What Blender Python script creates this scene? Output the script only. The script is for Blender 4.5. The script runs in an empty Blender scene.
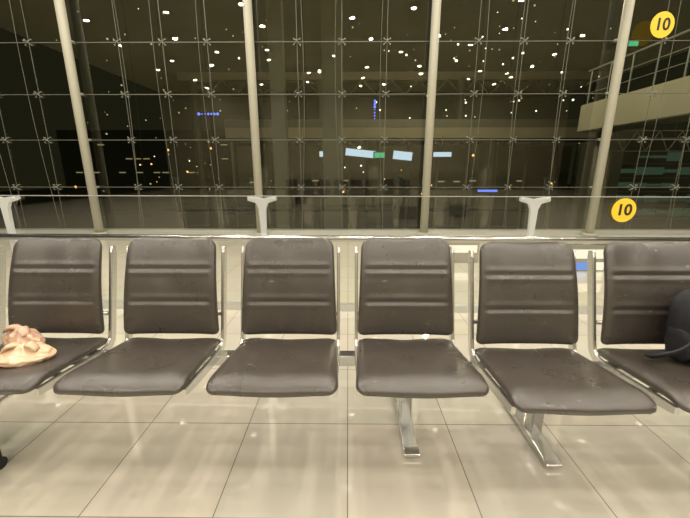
import bpy, bmesh, math, random
from mathutils import Vector, Matrix, noise
random.seed(7)
scene=bpy.context.scene
try:
    scene.view_settings.view_transform='Standard'
except Exception: pass

# ---------------------------------------------------------------- materials
def mat(name,col,rough=.5,metal=0.,bump=0.,bscale=50.,var=0.,vscale=5.,emit=None,estr=0.,spec=.5,trans=0.,bdist=.004):
    m=bpy.data.materials.new(name); m.use_nodes=True
    nt=m.node_tree; b=nt.nodes['Principled BSDF']
    b.inputs['Base Color'].default_value=(*col,1); b.inputs['Roughness'].default_value=rough
    b.inputs['Metallic'].default_value=metal; b.inputs['Specular IOR Level'].default_value=spec
    b.inputs['Transmission Weight'].default_value=trans
    tc=nt.nodes.new('ShaderNodeTexCoord')
    if bump:
        n=nt.nodes.new('ShaderNodeTexNoise'); n.inputs['Scale'].default_value=bscale; n.inputs['Detail'].default_value=4
        bp=nt.nodes.new('ShaderNodeBump'); bp.inputs['Strength'].default_value=bump; bp.inputs['Distance'].default_value=bdist
        nt.links.new(tc.outputs['Object'],n.inputs['Vector'])
        nt.links.new(n.outputs['Fac'],bp.inputs['Height']); nt.links.new(bp.outputs['Normal'],b.inputs['Normal'])
    if var:
        n=nt.nodes.new('ShaderNodeTexNoise'); n.inputs['Scale'].default_value=vscale; n.inputs['Detail'].default_value=5
        r=nt.nodes.new('ShaderNodeMixRGB'); r.inputs[1].default_value=(*[c*(1-var) for c in col],1); r.inputs[2].default_value=(*[min(1,c*(1+var)) for c in col],1)
        nt.links.new(tc.outputs['Object'],n.inputs['Vector']); nt.links.new(n.outputs['Fac'],r.inputs[0]); nt.links.new(r.outputs[0],b.inputs['Base Color'])
    if emit:
        b.inputs['Emission Color'].default_value=(*emit,1); b.inputs['Emission Strength'].default_value=estr
    return m

def glassmat(name,refl,tint,rough=0.):
    m=bpy.data.materials.new(name); m.use_nodes=True; nt=m.node_tree; nt.nodes.clear()
    o=nt.nodes.new('ShaderNodeOutputMaterial'); mx=nt.nodes.new('ShaderNodeMixShader')
    t=nt.nodes.new('ShaderNodeBsdfTransparent'); g=nt.nodes.new('ShaderNodeBsdfGlossy')
    t.inputs[0].default_value=(*tint,1); g.inputs['Roughness'].default_value=rough
    g.inputs[0].default_value=(1,.98,.88,1)
    mx.inputs[0].default_value=refl
    nt.links.new(t.outputs[0],mx.inputs[1]); nt.links.new(g.outputs[0],mx.inputs[2]); nt.links.new(mx.outputs[0],o.inputs[0])
    return m

M_leather=mat('brown_leather',(.053,.043,.035),.33,bump=.25,bscale=240,var=.16,vscale=8,spec=.8)
nt=M_leather.node_tree; b=nt.nodes['Principled BSDF']; src=b.inputs['Base Color'].links[0].from_socket
tc=nt.nodes.new('ShaderNodeTexCoord'); oi=nt.nodes.new('ShaderNodeObjectInfo'); ad=nt.nodes.new('ShaderNodeVectorMath'); ad.operation='ADD'
mp=nt.nodes.new('ShaderNodeMapping'); mp.inputs['Scale'].default_value=(16,50,50)
nt.links.new(tc.outputs['Object'],ad.inputs[0]); nt.links.new(oi.outputs['Random'],ad.inputs[1]); nt.links.new(ad.outputs[0],mp.inputs[0])
n=nt.nodes.new('ShaderNodeTexNoise'); n.inputs['Scale'].default_value=1; n.inputs['Detail'].default_value=3; nt.links.new(mp.outputs[0],n.inputs['Vector'])
rp=nt.nodes.new('ShaderNodeMapRange'); rp.inputs['From Min'].default_value=.70; rp.inputs['From Max'].default_value=.78; nt.links.new(n.outputs['Fac'],rp.inputs['Value'])
mx=nt.nodes.new('ShaderNodeMixRGB'); mx.inputs[2].default_value=(.26,.23,.20,1); nt.links.new(rp.outputs[0],mx.inputs[0]); nt.links.new(src,mx.inputs[1]); nt.links.new(mx.outputs[0],b.inputs['Base Color'])
n2=nt.nodes.new('ShaderNodeTexNoise'); n2.inputs['Scale'].default_value=9; n2.inputs['Detail'].default_value=6; nt.links.new(ad.outputs[0],n2.inputs['Vector'])
rr=nt.nodes.new('ShaderNodeMapRange'); rr.inputs['To Min'].default_value=.18; rr.inputs['To Max'].default_value=.42; nt.links.new(n2.outputs['Fac'],rr.inputs['Value']); nt.links.new(rr.outputs[0],b.inputs['Roughness'])

M_steel=mat('brushed_steel',(.66,.65,.62),.26,.9,bump=.05,bscale=90)
M_dsteel=mat('beam_steel',(.5,.5,.49),.22,.95)
M_alu=mat('cast_aluminium',(.62,.61,.58),.38,.6)
M_black=mat('black_rubber',(.012,.012,.012),.6)
M_column=mat('painted_column',(.45,.43,.34),.5,var=.05)
M_cable=mat('cable_steel',(.17,.17,.13),.45,.4)
M_spider=mat('spider_steel',(.30,.30,.25),.4,.4)
M_ceil=mat('ceiling_panel',(.42,.39,.24),.8,var=.25,vscale=.6)
M_wall=mat('wall_paint',(.30,.27,.17),.8,var=.35,vscale=.8)
M_white=mat('bracket_white',(.66,.68,.67),.35,.3)
M_yellow=mat('sign_yellow',(.85,.55,.03),.45,emit=(.85,.53,.03),estr=.15)
M_ink=mat('sign_ink',(.012,.012,.01),.5)
M_fac=glassmat('facade_glass',.12,(.88,.92,.84))
M_bal=glassmat('balustrade_glass',.09,(.94,.96,.93),.02)

def floor_mat():
    m=bpy.data.materials.new('polished_tile'); m.use_nodes=True; nt=m.node_tree; b=nt.nodes['Principled BSDF']
    N=nt.nodes.new; L=nt.links.new
    g=N('ShaderNodeNewGeometry'); sp=N('ShaderNodeSeparateXYZ'); L(g.outputs['Position'],sp.inputs[0])
    def line(sock,off,size,w):
        a=N('ShaderNodeMath'); a.operation='ADD'; a.inputs[1].default_value=off; L(sock,a.inputs[0])
        d=N('ShaderNodeMath'); d.operation='DIVIDE'; d.inputs[1].default_value=size; L(a.outputs[0],d.inputs[0])
        f=N('ShaderNodeMath'); f.operation='FRACT'; L(d.outputs[0],f.inputs[0])
        s=N('ShaderNodeMath'); s.operation='SUBTRACT'; s.inputs[1].default_value=.5; L(f.outputs[0],s.inputs[0])
        ab=N('ShaderNodeMath'); ab.operation='ABSOLUTE'; L(s.outputs[0],ab.inputs[0])
        gt=N('ShaderNodeMath'); gt.operation='GREATER_THAN'; gt.inputs[1].default_value=.5-w/size/2; L(ab.outputs[0],gt.inputs[0])
        fl=N('ShaderNodeMath'); fl.operation='FLOOR'; L(d.outputs[0],fl.inputs[0])
        return gt.outputs[0],fl.outputs[0]
    lx,ix=line(sp.outputs[0],100.0,.5,.0045); ly,iy=line(sp.outputs[1],100-.015,.5,.0045)
    mx=N('ShaderNodeMath'); mx.operation='MAXIMUM'; L(lx,mx.inputs[0]); L(ly,mx.inputs[1])
    cb=N('ShaderNodeCombineXYZ'); L(ix,cb.inputs[0]); L(iy,cb.inputs[1])
    wn=N('ShaderNodeTexWhiteNoise'); L(cb.outputs[0],wn.inputs['Vector'])
    n=N('ShaderNodeTexNoise'); n.inputs['Scale'].default_value=2.2; n.inputs['Detail'].default_value=8; L(g.outputs['Position'],n.inputs['Vector'])
    c1=N('ShaderNodeMixRGB'); c1.inputs[1].default_value=(.55,.505,.415,1); c1.inputs[2].default_value=(.63,.585,.49,1); L(n.outputs['Fac'],c1.inputs[0])
    c2=N('ShaderNodeMixRGB'); c2.blend_type='MULTIPLY'; c2.inputs[0].default_value=.05; L(c1.outputs[0],c2.inputs[1]); L(wn.outputs['Color'],c2.inputs[2])
    c3=N('ShaderNodeMixRGB'); c3.inputs[2].default_value=(.22,.20,.165,1); L(mx.outputs[0],c3.inputs[0]); L(c2.outputs[0],c3.inputs[1])
    L(c3.outputs[0],b.inputs['Base Color']); b.inputs['Roughness'].default_value=.03
    b.inputs['IOR'].default_value=2.3
    n3=N('ShaderNodeTexNoise'); n3.inputs['Scale'].default_value=4; n3.inputs['Detail'].default_value=1; L(g.outputs['Position'],n3.inputs['Vector'])
    bp=N('ShaderNodeBump'); bp.inputs['Strength'].default_value=.03; bp.inputs['Distance'].default_value=.01; L(n3.outputs['Fac'],bp.inputs['Height']); L(bp.outputs['Normal'],b.inputs['Normal'])
    return m
M_floor=floor_mat()

# ---------------------------------------------------------------- helpers
def link(o,parent=None,m=None):
    scene.collection.objects.link(o)
    if parent: o.parent=parent
    if m and o.type in('MESH','CURVE','FONT'): o.data.materials.append(m)
    return o
def empty(name,loc=(0,0,0),rz=0):
    e=bpy.data.objects.new(name,None); e.location=loc; e.rotation_euler=(0,0,rz); e.empty_display_size=.1
    scene.collection.objects.link(e); return e
def bmobj(name,bm,m,parent=None,smooth=True,mods=None):
    bmesh.ops.recalc_face_normals(bm,faces=bm.faces)
    me=bpy.data.meshes.new(name); bm.to_mesh(me); bm.free()
    if smooth:
        for p in me.polygons: p.use_smooth=True
    o=bpy.data.objects.new(name,me); return link(o,parent,m)
def add_box(bm,c,s,rot=None):
    r=bmesh.ops.create_cube(bm,size=1); M=Matrix.Translation(c)@(rot if rot else Matrix())@Matrix.Diagonal((*s,1))
    bmesh.ops.transform(bm,matrix=M,verts=r['verts']); return r['verts']
def box(name,c,s,m,parent=None,bev=0.,rot=None):
    bm=bmesh.new(); add_box(bm,c,s,rot)
    if bev: bmesh.ops.bevel(bm,geom=list(bm.edges),offset=bev,segments=3,affect='EDGES')
    return bmobj(name,bm,m,parent,smooth=False)
def add_tube(bm,a,b,r,seg=12,r2=None):
    a=Vector(a);b=Vector(b);d=b-a
    q=d.to_track_quat('Z','Y').to_matrix().to_4x4()
    M=Matrix.Translation((a+b)/2)@q
    bmesh.ops.create_cone(bm,cap_ends=True,segments=seg,radius1=r,radius2=r if r2 is None else r2,depth=d.length,matrix=M)
def extrude_profile(bm,pts,x0,x1):
    va=[bm.verts.new((x0,p[0],p[1])) for p in pts]; vb=[bm.verts.new((x1,p[0],p[1])) for p in pts]
    n=len(pts)
    bm.faces.new(va); bm.faces.new(vb[::-1])
    for i in range(n): bm.faces.new((va[i],vb[i],vb[(i+1)%n],va[(i+1)%n]))

def cushion(name,W0,W1,L,r0,r1,Tf,Tb,place,parent,seams=(),nu=44,nv=60,seed=0):
    bm=bmesh.new()
    us=[-math.cos(math.pi*i/nu) for i in range(nu+1)]
    us=[.55*a+.45*(-1+2*i/nu) for i,a in enumerate(us)]
    vs=[(1-math.cos(math.pi*j/nv))/2*.45+.55*j/nv for j in range(nv+1)]
    def half(s):
        W=(W0+(W1-W0)*s)/2; y=s*L
        if y<r0: k=r0-y; return W-r0+math.sqrt(max(0,r0*r0-k*k))
        y2=L-y
        if y2<r1: k=r1-y2; return W-r1+math.sqrt(max(0,r1*r1-k*k))
        return W
    def f(u,s):
        a=max(0,1-abs(u)**10)**.45; v=2*s-1; b=max(0,1-abs(v)**12)**.45
        return a*b
    grid={}
    for side in (1,-1):
        for j,s in enumerate(vs):
            h=half(s)
            for i,u in enumerate(us):
                edge=(i in(0,nu) or j in (0,nv))
                if side==-1 and edge: grid[(side,i,j)]=grid[(1,i,j)]; continue
                k=f(u,s)
                t=(Tf if side==1 else -Tb)*k
                if side==1:
                    t+=Tf*.22*(1-u*u)*(1-(2*s-1)**2)
                    t+=.004*noise.noise(Vector((u*2.2+seed*7,s*2.6,seed)))*k
                    t-=.0022*math.exp(-((abs(u)-.93)/.012)**2)*k
                    for (sv,dep,sig) in seams:
                        fade=1/(1+math.exp((abs(u)-.86)*40))
                        t-=dep*fade*math.exp(-((s-sv)/sig)**2)*k
                        t+=dep*.35*fade*(math.exp(-((s-sv-3*sig)/(2*sig))**2)+math.exp(-((s-sv+3*sig)/(2*sig))**2))*k
                grid[(side,i,j)]=bm.verts.new(place(u*h,s,t,u))
    for side in (1,-1):
        for j in range(nv):
            for i in range(nu):
                q=[grid[(side,i,j)],grid[(side,i+1,j)],grid[(side,i+1,j+1)],grid[(side,i,j+1)]]
                try: bm.faces.new(q if side==1 else q[::-1])
                except ValueError: pass
    bmesh.ops.remove_doubles(bm,verts=bm.verts,dist=1e-5)
    return bmobj(name,bm,M_leather,parent)

# ---------------------------------------------------------------- chairs (origin just behind seat front, faces -Y)
SEAT_L=.475
def seat_place(x,s,t,u):
    y=-.045+s*SEAT_L
    z=.482-.052*s - .026*max(0,(.2-s)/.2)**2 - .004*math.cos(math.pi*u)
    ang=-.35*max(0,(.2-s)/.2)-.06
    return (x, y+t*math.sin(ang), z+t*math.cos(ang))
BB=Vector((0,.395,.482)); BT=Vector((0,.520,.932))
def back_place(x,s,t,u):
    c=BB.lerp(BT,s)
    d=(BT-BB).normalized(); n=Vector((0,-d.z,d.y))
    bow=.018*math.sin(math.pi*s)-.012
    wrap=.020*(abs(u)**2.5)
    q=c+n*(t+bow*1.0+wrap)
    return (x,q.y,q.z)
def bar_profile(path,w):
    a=[];b=[]
    for i,pnt in enumerate(path):
        p0=path[max(0,i-1)];p1=path[min(len(path)-1,i+1)]
        d=Vector((p1[0]-p0[0],p1[1]-p0[1])).normalized(); n=Vector((-d.y,d.x))
        ww=w*(.75 if i in(0,len(path)-1) else 1)
        a.append((pnt[0]+n.x*ww/2,pnt[1]+n.y*ww/2)); b.append((pnt[0]-n.x*ww/2,pnt[1]-n.y*ww/2))
    return a+b[::-1]
cn=[0]
def chair(X,Y):
    cn[0]+=1
    e=empty('airport_chair',(X,Y,0))
    cushion('seat_cushion',.495,.450,SEAT_L,.045,.03,.026,.018,seat_place,e,seed=cn[0])
    cushion('backrest_cushion',.460,.420,.466,.028,.055,.026,.016,back_place,e,seams=((.345,.010,.013),(.675,.010,.013)),seed=cn[0]+20)
    path=[(-.01,.445),(.10,.430),(.22,.416),(.33,.406),(.385,.412),(.418,.438),(.432,.475),(.447,.53),(.468,.61),(.492,.70),(.513,.78),(.532,.855),(.538,.885)]
    for k,sx in enumerate((-1,1)):
        bm=bmesh.new(); extrude_profile(bm,bar_profile(path,.040),sx*.234-.008,sx*.234+.008)
        o=bmobj('side_frame_%d'%(k+1),bm,M_steel,e,smooth=False)
        bv=o.modifiers.new('bev','BEVEL'); bv.width=.003; bv.segments=2
    bm=bmesh.new()
    add_box(bm,(0,.12,.432),(.46,.035,.014)); add_box(bm,(0,.33,.408),(.46,.05,.014))
    add_box(bm,(0,.37,.405),(.09,.10,.014)); 
    bmesh.ops.bevel(bm,geom=list(bm.edges),offset=.002,segments=1,affect='EDGES')
    bmobj('seat_support',bm,M_alu,e,smooth=False)
    bm=bmesh.new(); add_tube(bm,(-.232,.462,.56),(.232,.462,.56),.010)
    bmobj('back_crossbar',bm,M_steel,e)
    return e
A_Y=1.145; B_Y=1.058
for X in (-1.955,-1.397,-.845,-.280,.275): chair(X,A_Y)
for X in (.808,1.368,1.935): chair(X,B_Y)

def beam_unit(x0,x1,Y,feet):
    e=empty('seating_beam',((x0+x1)/2,Y,0)); cx=(x0+x1)/2
    box('beam_tube',(0,.37,.370),(x1-x0,.06,.055),M_dsteel,e,bev=.006)
    for k,sx in enumerate((x0-cx,x1-cx)):
        box('end_cap_%d'%(k+1),(sx,.37,.370),(.006,.064,.059),M_black,e,bev=.001)
    for i,(fx,f0,f1) in enumerate(feet):
        fx-=cx
        box('leg_%d'%(i+1),(fx,.37,.185),(.055,.06,.325),M_dsteel,e,bev=.006)
        bm=bmesh.new()
        pts=[(f0,.010),(f0,.026),(f0+.02,.034),(.37,.048),(f1-.02,.034),(f1,.026),(f1,.010)]
        extrude_profile(bm,pts,fx-.035,fx+.035)
        o=bmobj('foot_bar_%d'%(i+1),bm,M_steel,e,smooth=False); bv=o.modifiers.new('b','BEVEL'); bv.width=.004; bv.segments=2
        bm=bmesh.new()
        add_tube(bm,(fx,f0+.035,0),(fx,f0+.035,.012),.024,20); add_tube(bm,(fx,f1-.035,0),(fx,f1-.035,.012),.024,20)
        bmobj('glide_%d'%(i+1),bm,M_black,e)
    return e
beam_unit(-2.2,.52,A_Y,((.287,.145,.66),(-1.97,.145,.66)))
beam_unit(.57,2.2,B_Y,((.885,.18,.70),(1.97,.18,.70)))

# ---------------------------------------------------------------- plastic bags on chair
M_bag=mat('tan_plastic_bag',(.66,.45,.29),.22,bump=.35,bscale=16,var=.22,vscale=12,bdist=.008,spec=.9)
M_bag2=mat('beige_plastic_bag',(.56,.35,.24),.22,bump=.35,bscale=16,var=.3,vscale=14,bdist=.008,spec=.9)
def bag(name,loc,s,seed,m,rz=0):
    bm=bmesh.new(); bmesh.ops.create_icosphere(bm,subdivisions=6,radius=1)
    for v in bm.verts:
        p=v.co.copy(); q=p*1.1+Vector((seed,seed*2,0))
        r=1+.18*noise.noise(q)+.06*(1-2*abs(noise.noise(q*2.0)))
        a=math.atan2(p.y,p.x); top=max(0,p.z)
        r+=.05*math.sin(a*8+seed+p.z*2)*top
        v.co=p*r; v.co.x*=s[0]; v.co.y*=s[1]; v.co.z*=s[2]
        v.co.z+=s[2]*.30*max(0,1-(p.x**2+p.y**2)*6)*(1 if p.z>0 else 0)
        if v.co.z<-s[2]*.6: v.co.z=-s[2]*.6+(v.co.z+s[2]*.6)*.06
        v.co.z+=s[2]*.65
    e=empty(name,loc,rz)
    bmobj('bag_body',bm,m,e)
    bm=bmesh.new()
    for sx in (-1,1):
        n=11; rings=[]
        for i in range(n):
            t=i/(n-1); c=Vector((sx*(.004+.06*t),-.02*t,s[2]*1.75+.018*math.sin(t*3.0)-.012*t)); w=.007+.016*math.sin(t*math.pi*.85)
            ring=[]
            for k in range(12):
                a=2*math.pi*k/12; rr=w*(1+.3*noise.noise(Vector((k*1.1,i*.5,seed))))
                ring.append(bm.verts.new(c+Vector((0,rr*math.cos(a),rr*.45*math.sin(a)))))
            if rings:
                for k in range(12): bm.faces.new((rings[-1][k],rings[-1][(k+1)%12],ring[(k+1)%12],ring[k]))
            rings.append(ring)
        bm.faces.new(rings[0]); bm.faces.new(rings[-1])
    bmobj('knotted_handles',bm,m,e)
    return e
bag('plastic_bag',(-1.325,1.285,.489),(.105,.07,.036),3.1,M_bag,.15)
bag('plastic_bag',(-1.45,1.415,.480),(.095,.055,.048),8.4,M_bag2,-.3)

# ---------------------------------------------------------------- backpack
M_nylon=mat('black_nylon',(.010,.010,.013),.6,bump=.3,bscale=400)
M_zip=mat('zip_grey',(.05,.05,.055),.4)
def backpack(loc,rz,tilt):
    e=empty('backpack',loc); e.rotation_euler=(tilt,0,rz)
    def blob(name,c,s,pz=3.2,m=M_nylon,seed=0):
        bm=bmesh.new(); bmesh.ops.create_cube(bm,size=2); bmesh.ops.subdivide_edges(bm,edges=bm.edges,cuts=14,use_grid_fill=True)
        for v in bm.verts:
            p=v.co; n=(abs(p.x)**pz+abs(p.y)**pz+abs(p.z)**pz)**(1/pz); p=p/n
            w=1-.12*max(0,p.z)
            d=1+.05*noise.noise(p*2.5+Vector((seed,0,0)))
            v.co=Vector((c[0]+p.x*s[0]*w*d,c[1]+p.y*s[1]*d,c[2]+p.z*s[2]))
        return bmobj(name,bm,m,e)
    blob('main_compartment',(0,0,.15),(.155,.075,.15),4,seed=1)
    blob('front_pocket',(0,-.07,.095),(.12,.035,.085),4,seed=5)
    blob('side_pocket',(-.145,0,.08),(.02,.05,.07),3,seed=9)
    def strap(name,pts,w,th,m=M_nylon):
        cu=bpy.data.curves.new(name,'CURVE'); cu.dimensions='3D'; sp=cu.splines.new('NURBS'); sp.points.add(len(pts)-1)
        for i,q in enumerate(pts): sp.points[i].co=(*q,1)
        sp.use_endpoint_u=True; sp.order_u=3; cu.extrude=w/2; cu.bevel_depth=th/2; cu.bevel_resolution=2
        o=bpy.data.objects.new(name,cu); return link(o,e,m)
    strap('shoulder_strap',[(-.08,-.05,.29),(-.14,-.07,.26),(-.165,-.08,.17),(-.20,-.09,.09),(-.30,-.03,.04),(-.26,.03,.030),(-.14,.02,.040)],.016,.010)
    strap('grab_handle',[(-.03,.03,.29),(-.03,.03,.325),(.03,.03,.325),(.03,.03,.29)],.02,.006)
    strap('zip',[(-.11,-.078,.05),(-.115,-.10,.15),(-.06,-.095,.185),(.06,-.095,.185),(.115,-.10,.15),(.11,-.078,.05)],.004,.004,M_zip)
    return e
backpack((1.50,1.32,.482),.12,-.16)

# ---------------------------------------------------------------- low rolling bag under the left chairs
def rolling_bag():
    e=empty('rolling_duffel_bag',(-1.71,1.20,0))
    m=mat('duffel_fabric',(.05,.035,.028),.7,bump=.2,bscale=300)
    bm=bmesh.new(); add_box(bm,(0,0,.20),(.42,.20,.28)); bmesh.ops.bevel(bm,geom=list(bm.edges),offset=.05,segments=5,affect='EDGES')
    bmobj('duffel_body',bm,m,e)
    bm=bmesh.new()
    for x in(-.12,.12): add_box(bm,(x,0,.20),(.03,.206,.286))
    bmesh.ops.bevel(bm,geom=list(bm.edges),offset=.012,segments=2,affect='EDGES')
    bmobj('webbing',bm,M_black,e,smooth=False)
    k=0
    for sx in(-.17,.210):
        for sy in(-.06,.030):
            k+=1; bm=bmesh.new(); add_tube(bm,(sx-.012,sy,.026),(sx+.012,sy,.026),.026,24); add_box(bm,(sx-.01,sy,.066),(.03,.03,.06))
            bmobj('caster_%d'%k,bm,M_black,e,smooth=False)
rolling_bag()

# ---------------------------------------------------------------- balustrade
bal=empty('glass_balustrade',(0,3.0,0),-.022)
posts=[-5.25,-2.98,-.727,1.545,3.82,6.1]
for i in range(len(posts)-1):
    a,b=posts[i]+.02,posts[i+1]-.02
    bm=bmesh.new(); vs=[bm.verts.new(p) for p in((a,0,.06),(b,0,.06),(b,0,1.03),(a,0,1.03))]; bm.faces.new(vs)
    bmobj('glass_panel_%d'%(i+1),bm,M_bal,bal,smooth=False)
for i,px in enumerate(posts):
    bm=bmesh.new()
    prof=[(-.022,0),(.022,0),(.022,.74),(.030,.93),(.050,.978),(.120,.998),(.120,1.030),(.055,1.026),(0,1.015),(-.055,1.026),(-.120,1.030),(-.120,.998),(-.050,.978),(-.030,.93),(-.022,.74)]
    y0,y1=-.045,-.012
    va=[bm.verts.new((px+p[0],y0,p[1])) for p in prof]; vb=[bm.verts.new((px+p[0],y1,p[1])) for p in prof]
    bm.faces.new(va); bm.faces.new(vb[::-1]); n=len(prof)
    for k in range(n): bm.faces.new((va[k],vb[k],vb[(k+1)%n],va[(k+1)%n]))
    add_box(bm,(px,-.02,.006),(.16,.12,.012))
    add_tube(bm,(px,-.03,.69),(px,-.10,.69),.018)
    for sx in(-.095,.095): add_tube(bm,(px+sx,-.055,1.014),(px+sx,.02,1.014),.013)
    bmobj('post_%d'%(i+1),bm,M_white,bal,smooth=False)
bm=bmesh.new(); add_tube(bm,(-5.6,-.11,.69),(6.4,-.11,.69),.027,24); bmobj('handrail',bm,M_dsteel,bal)
bm=bmesh.new(); add_box(bm,(.4,0,1.033),(11.6,.014,.006)); bmobj('glass_edge_trim',bm,M_alu,bal,smooth=False)
bm=bmesh.new(); add_box(bm,(.4,0,.03),(11.6,.05,.06)); bmobj('base_shoe',bm,M_alu,bal,smooth=False)

def gate_sign(name,loc,r,rz=0,txt='10'):
    e=empty(name,loc,rz)
    bm=bmesh.new(); bmesh.ops.create_cone(bm,cap_ends=True,segments=64,radius1=r,radius2=r,depth=.004,matrix=Matrix.Rotation(math.pi/2,4,'X'))
    bmobj('disc',bm,M_yellow,e,smooth=False)
    cu=bpy.data.curves.new('numerals','FONT'); cu.body=txt; cu.size=r*1.3; cu.align_x='CENTER'; cu.align_y='CENTER'; cu.extrude=.001; cu.offset=r*.028
    o=bpy.data.objects.new('numerals',cu); o.location=(0,-.0045,0); o.rotation_euler=(math.pi/2,0,0); link(o,e,M_ink)
    return e
gate_sign('gate_number_sign',(2.285,2.93,.925),.098,-.022)
gate_sign('gate_number_sign',(5.34,6.80,3.64),.20)  # disc by the facade standing in for a sign reflected in the glass

M_glow=mat('reflection_glow',(.1,.1,.1),.4,emit=(1,.90,.70),estr=1.0)
M_glowb=mat('reflection_glow_blue',(.02,.05,.2),.4,emit=(.15,.35,.9),estr=.7)
def reflection_box(loc,w,h,blue):  # added glowing box standing in for bright reflections on the floor tiles
    e=empty('floor_reflection_box',loc)
    box('housing',(0,.04,h/2),(w,.08,h),M_dsteel,e,bev=.005)
    box('reflection_face',(0,-.004,h*.66),(w*.9,.008,h*.34),M_glow,e)
    if blue:
        box('reflection_stripe_1',(-w*.2,-.004,h*.2),(w*.45,.008,h*.3),M_glowb,e); box('reflection_stripe_2',(w*.28,-.004,h*.2),(w*.3,.008,h*.3),M_glow,e)
reflection_box((3.02,4.3,0),.50,.34,True); reflection_box((1.50,4.7,0),.60,.30,False)

# ---------------------------------------------------------------- room shell
def plane_box(name,x0,x1,y0,y1,z0,z1,m): return box(name,((x0+x1)/2,(y0+y1)/2,(z0+z1)/2),(x1-x0,y1-y0,z1-z0),m)
plane_box('floor',-12,14,-10,7.15,-.15,0,M_floor)
plane_box('ceiling',-12,14,-10,7.3,6.0,6.15,M_ceil)
plane_box('wall_back',-12,14,-10.2,-10,0,6,M_wall)
plane_box('trim_1',-12,14,6.9,7.1,0,.08,M_alu)
FY=7.0
cols=[-8.14,-4.93,-1.72,1.49,4.73,7.95,11.2]
for i,cx in enumerate(cols):
    bm=bmesh.new(); add_tube(bm,(cx,FY-.18,0),(cx,FY-.18,6),.076,32)
    add_tube(bm,(cx,FY-.18,0),(cx,FY-.18,.05),.14,32)
    for z in(.92,1.8,2.6,3.46,4.3): add_box(bm,(cx,FY-.05,z),(.04,.14,.04))
    bmobj('facade_column',bm,M_column)
for i in range(len(cols)-1):
    plane=bmesh.new(); vs=[plane.verts.new(p) for p in((cols[i],FY,.08),(cols[i+1],FY,.08),(cols[i+1],FY,6),(cols[i],FY,6))]; plane.faces.new(vs)
    bmobj('window_%d'%(i+1),plane,M_fac,smooth=False)
net=empty('facade_cable_net',(0,0,0))
bm=bmesh.new(); bs=bmesh.new()
rows=[.08,.92,1.80,2.60,3.46,4.32,5.18]
for z in rows:
    add_box(bm,((cols[0]+cols[-1])/2,FY-.008,z),(cols[-1]-cols[0],.008,.012))
for i in range(len(cols)-1):
    for k in range(5):
        x=cols[i]+(cols[i+1]-cols[i])*k/4
        if k==4: continue
        if k: add_box(bm,(x,FY-.008,3.05),(.008,.008,5.86))
        for z in rows[1:]:
            if k==0: continue
            add_tube(bs,(x,FY-.12,z),(x,FY-.02,z),.013,8)
            for sx,sz in((1,1),(1,-1),(-1,1),(-1,-1)):
                add_tube(bs,(x,FY-.06,z),(x+sx*.055,FY-.02,z+sz*.045),.007,6,.005)
                add_tube(bs,(x+sx*.055,FY-.035,z+sz*.045),(x+sx*.055,FY-.005,z+sz*.045),.010,8)
    a,b=cols[i],cols[i+1]; x1=a+(b-a)*.25; x2=a+(b-a)*.5; x3=a+(b-a)*.75
    for xx,sg in((x1,1),(x2,-1),(x3,-1)):
        prev=None
        for j in range(13):
            z=.1+5.8*j/12; off=.12*math.sin(math.pi*j/12)*sg
            p=(xx+off,FY-.12,z)
            if prev: add_tube(bm,prev,p,.0045,5)
            prev=p
bmobj('cables',bm,M_cable,net,smooth=False); bmobj('spider_fittings',bs,M_spider,net,smooth=False)

M_lamp=mat('lamp_housing',(.5,.5,.48),.4)
rl=random.Random(3)
for i,lx in enumerate((-8.5,-5.6,-2.8,.0,2.8,5.6,8.5)):
    for j in range(8):
        ly=-7.6+1.85*j+((i*0.37)%1-.5)*1.85+rl.uniform(-.35,.35); x=lx+rl.uniform(-.9,.9)
        ly=max(-9.5,min(6.2,ly))
        e=empty('recessed_downlight',(x,ly,6.0))
        bm=bmesh.new()
        for a in range(24):
            a0=2*math.pi*a/24;a1=2*math.pi*(a+1)/24
            q=[]
            for rr_,aa,z in((.085,a0,0),(.12,a0,-.02),(.12,a1,-.02),(.085,a1,0)): q.append(bm.verts.new((rr_*math.cos(aa),rr_*math.sin(aa),z)))
            bm.faces.new(q)
        bmobj('trim_ring',bm,M_lamp,e)
        ld=bpy.data.lights.new('downlight_lamp','AREA'); ld.shape='DISK'; ld.size=.15; ld.energy=45; ld.color=(1,.935,.82)
        lo=bpy.data.objects.new('downlight_lamp',ld); lo.location=(0,0,-.03); scene.collection.objects.link(lo); lo.parent=e

# ---------------------------------------------------------------- exterior (some solids stand in for interior reflections on the glass)
M_asph=mat('asphalt',(.03,.032,.026),.8,var=.3,vscale=.5)
M_conc=mat('concrete_olive',(.24,.21,.135),.8,var=.15,vscale=1)
M_concl=mat('concrete_cream',(.40,.36,.25),.7,var=.15,vscale=1)
M_strut=mat('painted_strut',(.10,.095,.062),.5)
plane_box('ground_outside',-70,70,7.4,110,-3.2,-3.0,M_asph)
def E(name,col,s): return mat(name,(0,0,0),.5,emit=col,estr=s)
E_white=E('light_white',(1,.90,.66),3.5); E_blue=E('light_blue',(.12,.2,1),1.8); E_or=E('light_orange',(1,.50,.14),2)
E_dim=E('light_dim',(1,.85,.52),.6)
E_sign=E('sign_glow',(.62,.80,1),1.0); E_green=E('exit_green',(.1,.75,.35),.7); E_win=E('window_glow',(.95,.78,.40),.28); E_gw=E('green_window_glow',(.40,.65,.42),.08)

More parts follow.
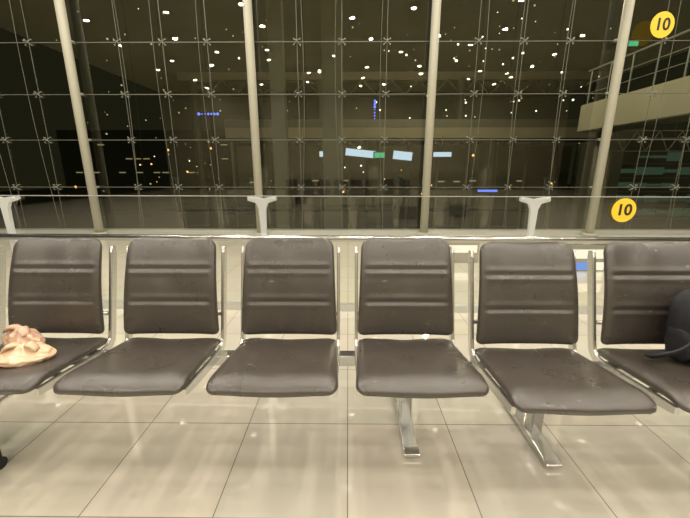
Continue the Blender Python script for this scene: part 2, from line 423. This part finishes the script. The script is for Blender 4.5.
e=empty('elevated_road',(4.5,21,0))
box('deck',(0,0,3.15),(22,3,.55),M_conc,e)
box('parapet',(0,-1.45,3.6),(22,.12,.4),M_strut,e)
for k,x in enumerate((-9.5,-3,3.5,10)): 
    bm=bmesh.new(); add_tube(bm,(x,0,-3),(x,0,2.9),.45,20); bmobj('pier_%d'%(k+1),bm,M_strut,e)
e=empty('roof_canopy',(3,27,0))
box('fascia',(0,0,7.6),(30,.4,.5),M_conc,e)
bm=bmesh.new()
for k in range(15): 
    x=-14+k*2; add_tube(bm,(x,0,7.4),(x+1,0,6.4),.06); add_tube(bm,(x+1,0,6.4),(x+2,0,7.4),.06)
add_tube(bm,(-15,0,6.4),(15,0,6.4),.08)
for x in(-14,-5,5,14): add_tube(bm,(x,0,-3),(x,0,7.4),.25)
bmobj('truss',bm,M_strut,e,smooth=False)
bm=bmesh.new(); add_box(bm,(-2.3,12.5,2.5),(.45,.45,11)); add_box(bm,(-.6,14,4.0),(.7,.5,14)); bmobj('dark_pylon',bm,M_strut,smooth=False)
e=empty('lit_concourse',(4,24,0))
box('floor_slab',(0,1,-.2),(24,3,.3),M_conc,e); box('rear_wall',(0,2.4,1.4),(24,.2,3),M_strut,e)
bm=bmesh.new()
for k in range(20):
    if rl.random()<.6: add_box(bm,(-11+k*1.15,2.28,.45+rl.uniform(-.1,.1)),(.5,.03,.10))
bmobj('shop_lights',bm,E_win,e,smooth=False)
bm=bmesh.new()
for k in range(13): add_tube(bm,(-11.5+k*1.9,-.4,-3),(-11.5+k*1.9,-.4,3),.09)
bmobj('columns',bm,M_conc,e)
e=empty('terminal_building',(-16,34,0))
box('block',(0,2,.9),(22,4,7.8),M_asph,e)
bm=bmesh.new()
for r in range(3):
    for c in range(26):
        if random.random()<.25: add_box(bm,(-10.3+c*.82,-.03,1.0+r*1.25),(.6,.04,.10))
bmobj('lit_windows',bm,E_win,e,smooth=False)
e=empty('bridge_reflection',(9.0,0,0))  # solid beam and railing standing in for an interior reflection on the glass
box('side_girder',(0,10.7,3.04),(1.2,6.0,.93),M_concl,e,bev=.03)
bm=bmesh.new()
for k in range(7):
    y=7.9+k*.92; add_tube(bm,(-.55,y,3.5),(-.55,y,4.6),.022,8)
for z in(3.85,4.2,4.6): add_tube(bm,(-.55,7.8,z),(-.55,13.6,z),.03 if z>4.4 else .012,8)
bmobj('guard_rail',bm,M_spider,e,smooth=False)
bm=bmesh.new(); add_tube(bm,(.1,13.3,-3),(.1,13.3,2.6),.2,20)
bmobj('pier',bm,M_strut,e)
e=empty('truss_walkway',(13.2,14.3,0))
bm=bmesh.new()
for z in(2.7,2.42,1.95): add_tube(bm,(-3.4,0,z),(4,0,z),.022)
for k in range(8):
    x=-3.4+k*.86; add_tube(bm,(x,0,1.95),(x+.43,0,2.7),.014); add_tube(bm,(x+.43,0,2.7),(x+.86,0,1.95),.014)
for x in (-3,3.5): add_tube(bm,(x,0,-3),(x,0,1.95),.08)
bmobj('truss_frame',bm,M_concl,e,smooth=False)
e=empty('glazed_annexe',(16.5,16,0))
box('block',(0,1.5,.0),(9,3,5.2),M_strut,e)
bm=bmesh.new(); bf=bmesh.new()
for r in range(5):
    for c in range(14):
        if rl.random()<.75: add_box(bm,(-4.2+c*.63,-.02,-.6+r*.6),(.6,.03,.28+rl.uniform(-.2,.1)))
    add_box(bf,(0,-.04,-.9+r*.6),(9,.05,.04))
bmobj('green_glazing',bm,E_gw,e,smooth=False); bmobj('glazing_bars',bf,M_conc,e,smooth=False)

def lit_sign(x,z,w,h,m,y=18.5,ry=0,name='illuminated_sign'):
    e=empty(name,(x,y,z)); e.rotation_euler=(0,ry,0)
    box('face',(0,-.06,0),(w,.02,h),m,e); box('housing',(0,.02,0),(w+.1,.14,h+.1),M_strut,e,bev=.01)
    bm=bmesh.new(); add_tube(bm,(0,.1,h/2),(0,.1,max(.3,2.9-z)),.03,8); bmobj('hanger',bm,M_strut,e)
lit_sign(-.95,2.02,1.0,.26,E_sign); lit_sign(.62,2.06,1.5,.34,E_sign,ry=.10); lit_sign(2.75,1.94,.95,.40,E_sign,ry=.1); lit_sign(4.75,2.0,.9,.22,E_sign)
lit_sign(1.55,1.95,.50,.24,E_green,y=18.1,name='exit_sign')
lit_sign(13.6,7.1,.45,.24,E_green,y=18.9,name='exit_sign')  # stands in for an exit light reflected in the glass
lit_sign(7.2,.2,1.0,.10,E_blue,name='illuminated_sign')

def lights(name,pts,m,r):
    bm=bmesh.new()
    for p in pts: bmesh.ops.create_icosphere(bm,subdivisions=1,radius=r*random.uniform(.5,1.4),matrix=Matrix.Translation(p))
    bmobj(name,bm,m)
P=[]
for _ in range(42): P.append((random.gauss(7,4.5),random.uniform(22,34),random.uniform(4.2,10)))
for _ in range(14): P.append((random.uniform(-18,18),random.uniform(24,34),random.uniform(3.8,12)))
for _ in range(10): P.append((random.uniform(-18,16),random.uniform(22,34),random.uniform(.6,2.4)))
lights('distant_lamps',P,E_white,.050)
lights('faint_lamps',[(random.uniform(-19,19),random.uniform(24,34),random.uniform(-.5,13)) for _ in range(170)],E_dim,.05)
lights('bright_lamps',[(-1.5,20,6.2),(.6,19.5,2.35),(4.6,22,5.4),(9.8,22,7.6)],E_white,.10)
lights('orange_lamps',[(random.uniform(-17,16),random.uniform(22,23.5),random.uniform(-.2,2.6)) for _ in range(22)],E_or,.06)
lights('blue_lamps',[(-7.6+i*.16,19,4.0) for i in range(7)]+[(1.35,19.2,3.8+.14*i) for i in range(7)],E_blue,.06)

def plight(name,loc,e,col=(1,.88,.64),r=.3):
    l=bpy.data.lights.new(name,'POINT'); l.energy=e; l.color=col; l.shadow_soft_size=r
    o=bpy.data.objects.new(name,l); o.location=loc; scene.collection.objects.link(o)
plight('exterior_fill',(5.5,11,5.8),300,r=.05); plight('exterior_fill',(4,16.5,7),550,r=.05); plight('exterior_fill',(-8,16,7.6),300,r=.05)  # fixtureless lamps added to brighten the deck and structures outside

w=bpy.data.worlds.new('night_sky'); scene.world=w; w.use_nodes=True
w.node_tree.nodes['Background'].inputs[0].default_value=(.60,.57,.27,1); w.node_tree.nodes['Background'].inputs[1].default_value=.020

cam=bpy.data.cameras.new('camera'); co=bpy.data.objects.new('camera',cam); scene.collection.objects.link(co)
cam.sensor_width=36; cam.lens=350/690*36; cam.clip_start=.02; cam.clip_end=300
co.location=(0,0,1.25); co.rotation_euler=(math.radians(90-14.3),0,math.radians(.5))
scene.camera=co
